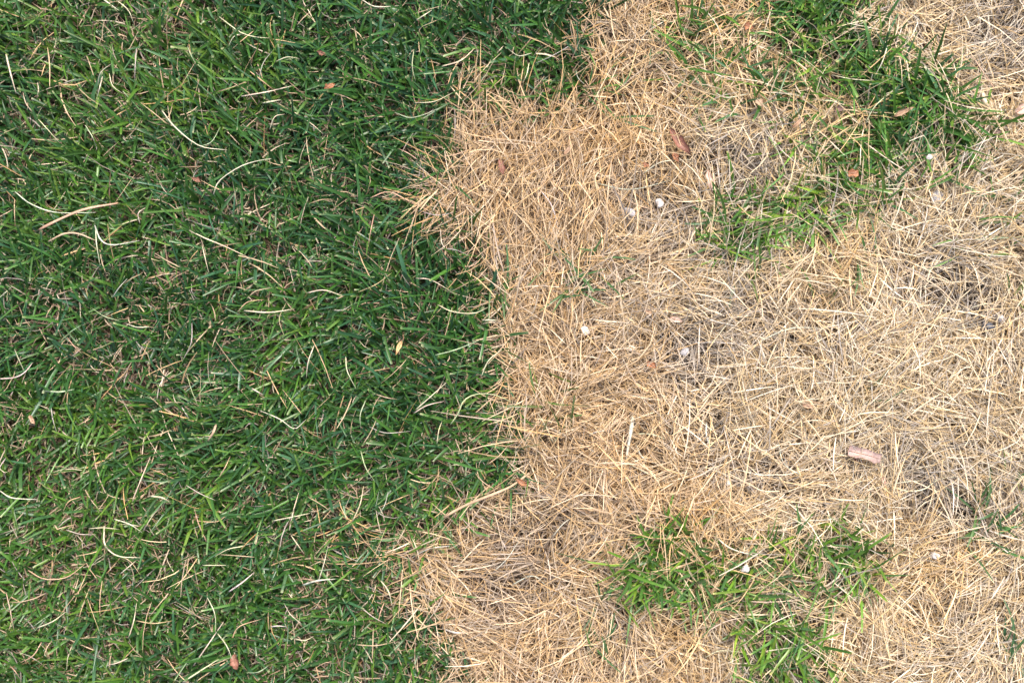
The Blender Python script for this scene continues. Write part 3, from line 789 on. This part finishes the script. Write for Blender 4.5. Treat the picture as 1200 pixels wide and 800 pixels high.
leaf(35, 486, 41, 497, 3.2, 'tan', 'small tan leaf scrap in green grass beside grey straw', curl=.6, torn=.4, seed=23)
leaf(940, 474, 955, 477, 3.2, 'tan', 'flat brown leaf strip on open golden straw', curl=.4, seed=24)
leaf(1034, 558, 1037, 568, 2.8, 'pink', 'small cream husk below the mauve grey leaf', curl=.7, seed=25, cat='seed husk', name='seed_husk')
leaf(1062, 213, 1062, 221, 2.4, 'tan', 'tiny tan leaf scrap under crossing straws in the green patch', curl=.5, seed=26)
leaf(604, 560, 620, 570, 3.2, 'rust', 'small orange brown bract beside the pinkish tan stem', curl=.6, torn=.3, seed=27)
leaf(225, 208, 236, 214, 3.0, 'russet', 'small dark red scrap deep in dark green grass', curl=.5, torn=.7, seed=28, lift=-.006)
leaf(660, 183, 672, 168, 2.8, 'tan', 'slim tan leaf blade on golden straw', curl=.6, seed=29)

# ------------------------------------------------------------------ pebbles
PM = {
    'white': leaf_material('white_stone', (.46, .42, .39), (.62, .58, .55), .5, 300),
    'cream': leaf_material('cream_stone', (.52, .44, .38), (.74, .66, .58), .6, 300),
    'grey': leaf_material('grey_stone', (.30, .29, .30), (.50, .48, .48), .6, 300),
    'slate': leaf_material('slate_stone', (.035, .038, .048), (.11, .115, .135), .5, 300),
}
def pebble(x, y, rx, ry, rz, m, label, rot=0, lift=0., seed=0):
    bm = bmesh.new(); bmesh.ops.create_icosphere(bm, subdivisions=3, radius=1)
    for v in bm.verts:
        d = v.co.normalized()
        k = 1 + .5 * mnoise.noise(d * 1.1 + Vector((seed * 7.1, 0, 0))) + .12 * mnoise.noise(d * 4 + Vector((0, seed, 0)))
        for pl in range(4):                                 # a few worn flats
            nn = Vector((math.sin(seed * 3 + pl * 2.1), math.cos(seed * 5 + pl * 1.7), math.sin(seed + pl * 3.3))).normalized()
            ex = d.dot(nn) * k - .72
            if ex > 0: k -= ex * .45 / max(d.dot(nn), .3)
        v.co = d * k
        v.co.x *= rx * .001; v.co.y *= ry * .001; v.co.z *= rz * .001
    me = bpy.data.meshes.new('pebble'); bm.to_mesh(me); bm.free()
    me.polygons.foreach_set('use_smooth', [True] * len(me.polygons)); me.materials.append(PM[m])
    o = link('pebble', me, label, 'pebble', 'small stones in the turf', loc=at(x, y, canopy(x, y) - .003 + lift))
    o.rotation_euler = (random.uniform(-.2, .2), random.uniform(-.2, .2), R(rot))
    return o
pebble(773, 238, 4.6, 6.2, 4, 'white', 'white oval pebble in greyish straw', 10, .002, 1)
pebble(737, 248, 8.5, 4.6, 2.5, 'grey', 'flat light grey stone beside the white oval pebble', -20, .0, 2)
pebble(686, 388, 5.2, 6.0, 4, 'cream', 'cream rounded pebble in golden straw', 0, .001, 3)
pebble(1089, 184, 3.2, 4.2, 3, 'white', 'tiny bright white pebble on the large green patch', -20, .008, 4)
pebble(874, 666, 5.2, 3.8, 3.4, 'white', 'whitish pebble on the branching green patch', 30, .006, 5)
pebble(1095, 651, 5.6, 4.0, 3.4, 'white', 'white oblong pebble on open straw', 15, .004, 6)
pebble(1099, 232, 8.0, 9.5, 4, 'grey', 'pinkish grey stone sunk in straw below the large green patch', 20, -.004, 7)
pebble(1158, 382, 7.0, 5.4, 4, 'slate', 'dark slate stone in weathered grey straw', -30, .002, 8)
pebble(973, 301, 3.6, 4.2, 3, 'slate', 'small dark stone beside the dark green sprig', 20, .0, 9)
pebble(967, 589, 3.2, 2.6, 2.4, 'slate', 'tiny dark stone in open golden straw', 0, .0, 10)
pebble(803, 412, 5.5, 4.5, 3, 'grey', 'small grey stone sunk in the dark hollow of straw', 40, -.004, 11)
pebble(740, 408, 4.0, 5.0, 3, 'cream', 'pale stone chip in straw near the cream pebble', 40, -.002, 12)
pebble(1004, 502, 3.4, 2.6, 2.4, 'slate', 'tiny dark stone above the mauve grey leaf', 10, .0, 13)
pebble(853, 566, 3.4, 3.0, 2.4, 'cream', 'tiny cream stone in straw above the branching patch', 10, .0, 14)
pebble(1172, 372, 6.0, 4.0, 3, 'grey', 'grey chip beside the dark slate stone', -20, -.002, 15)
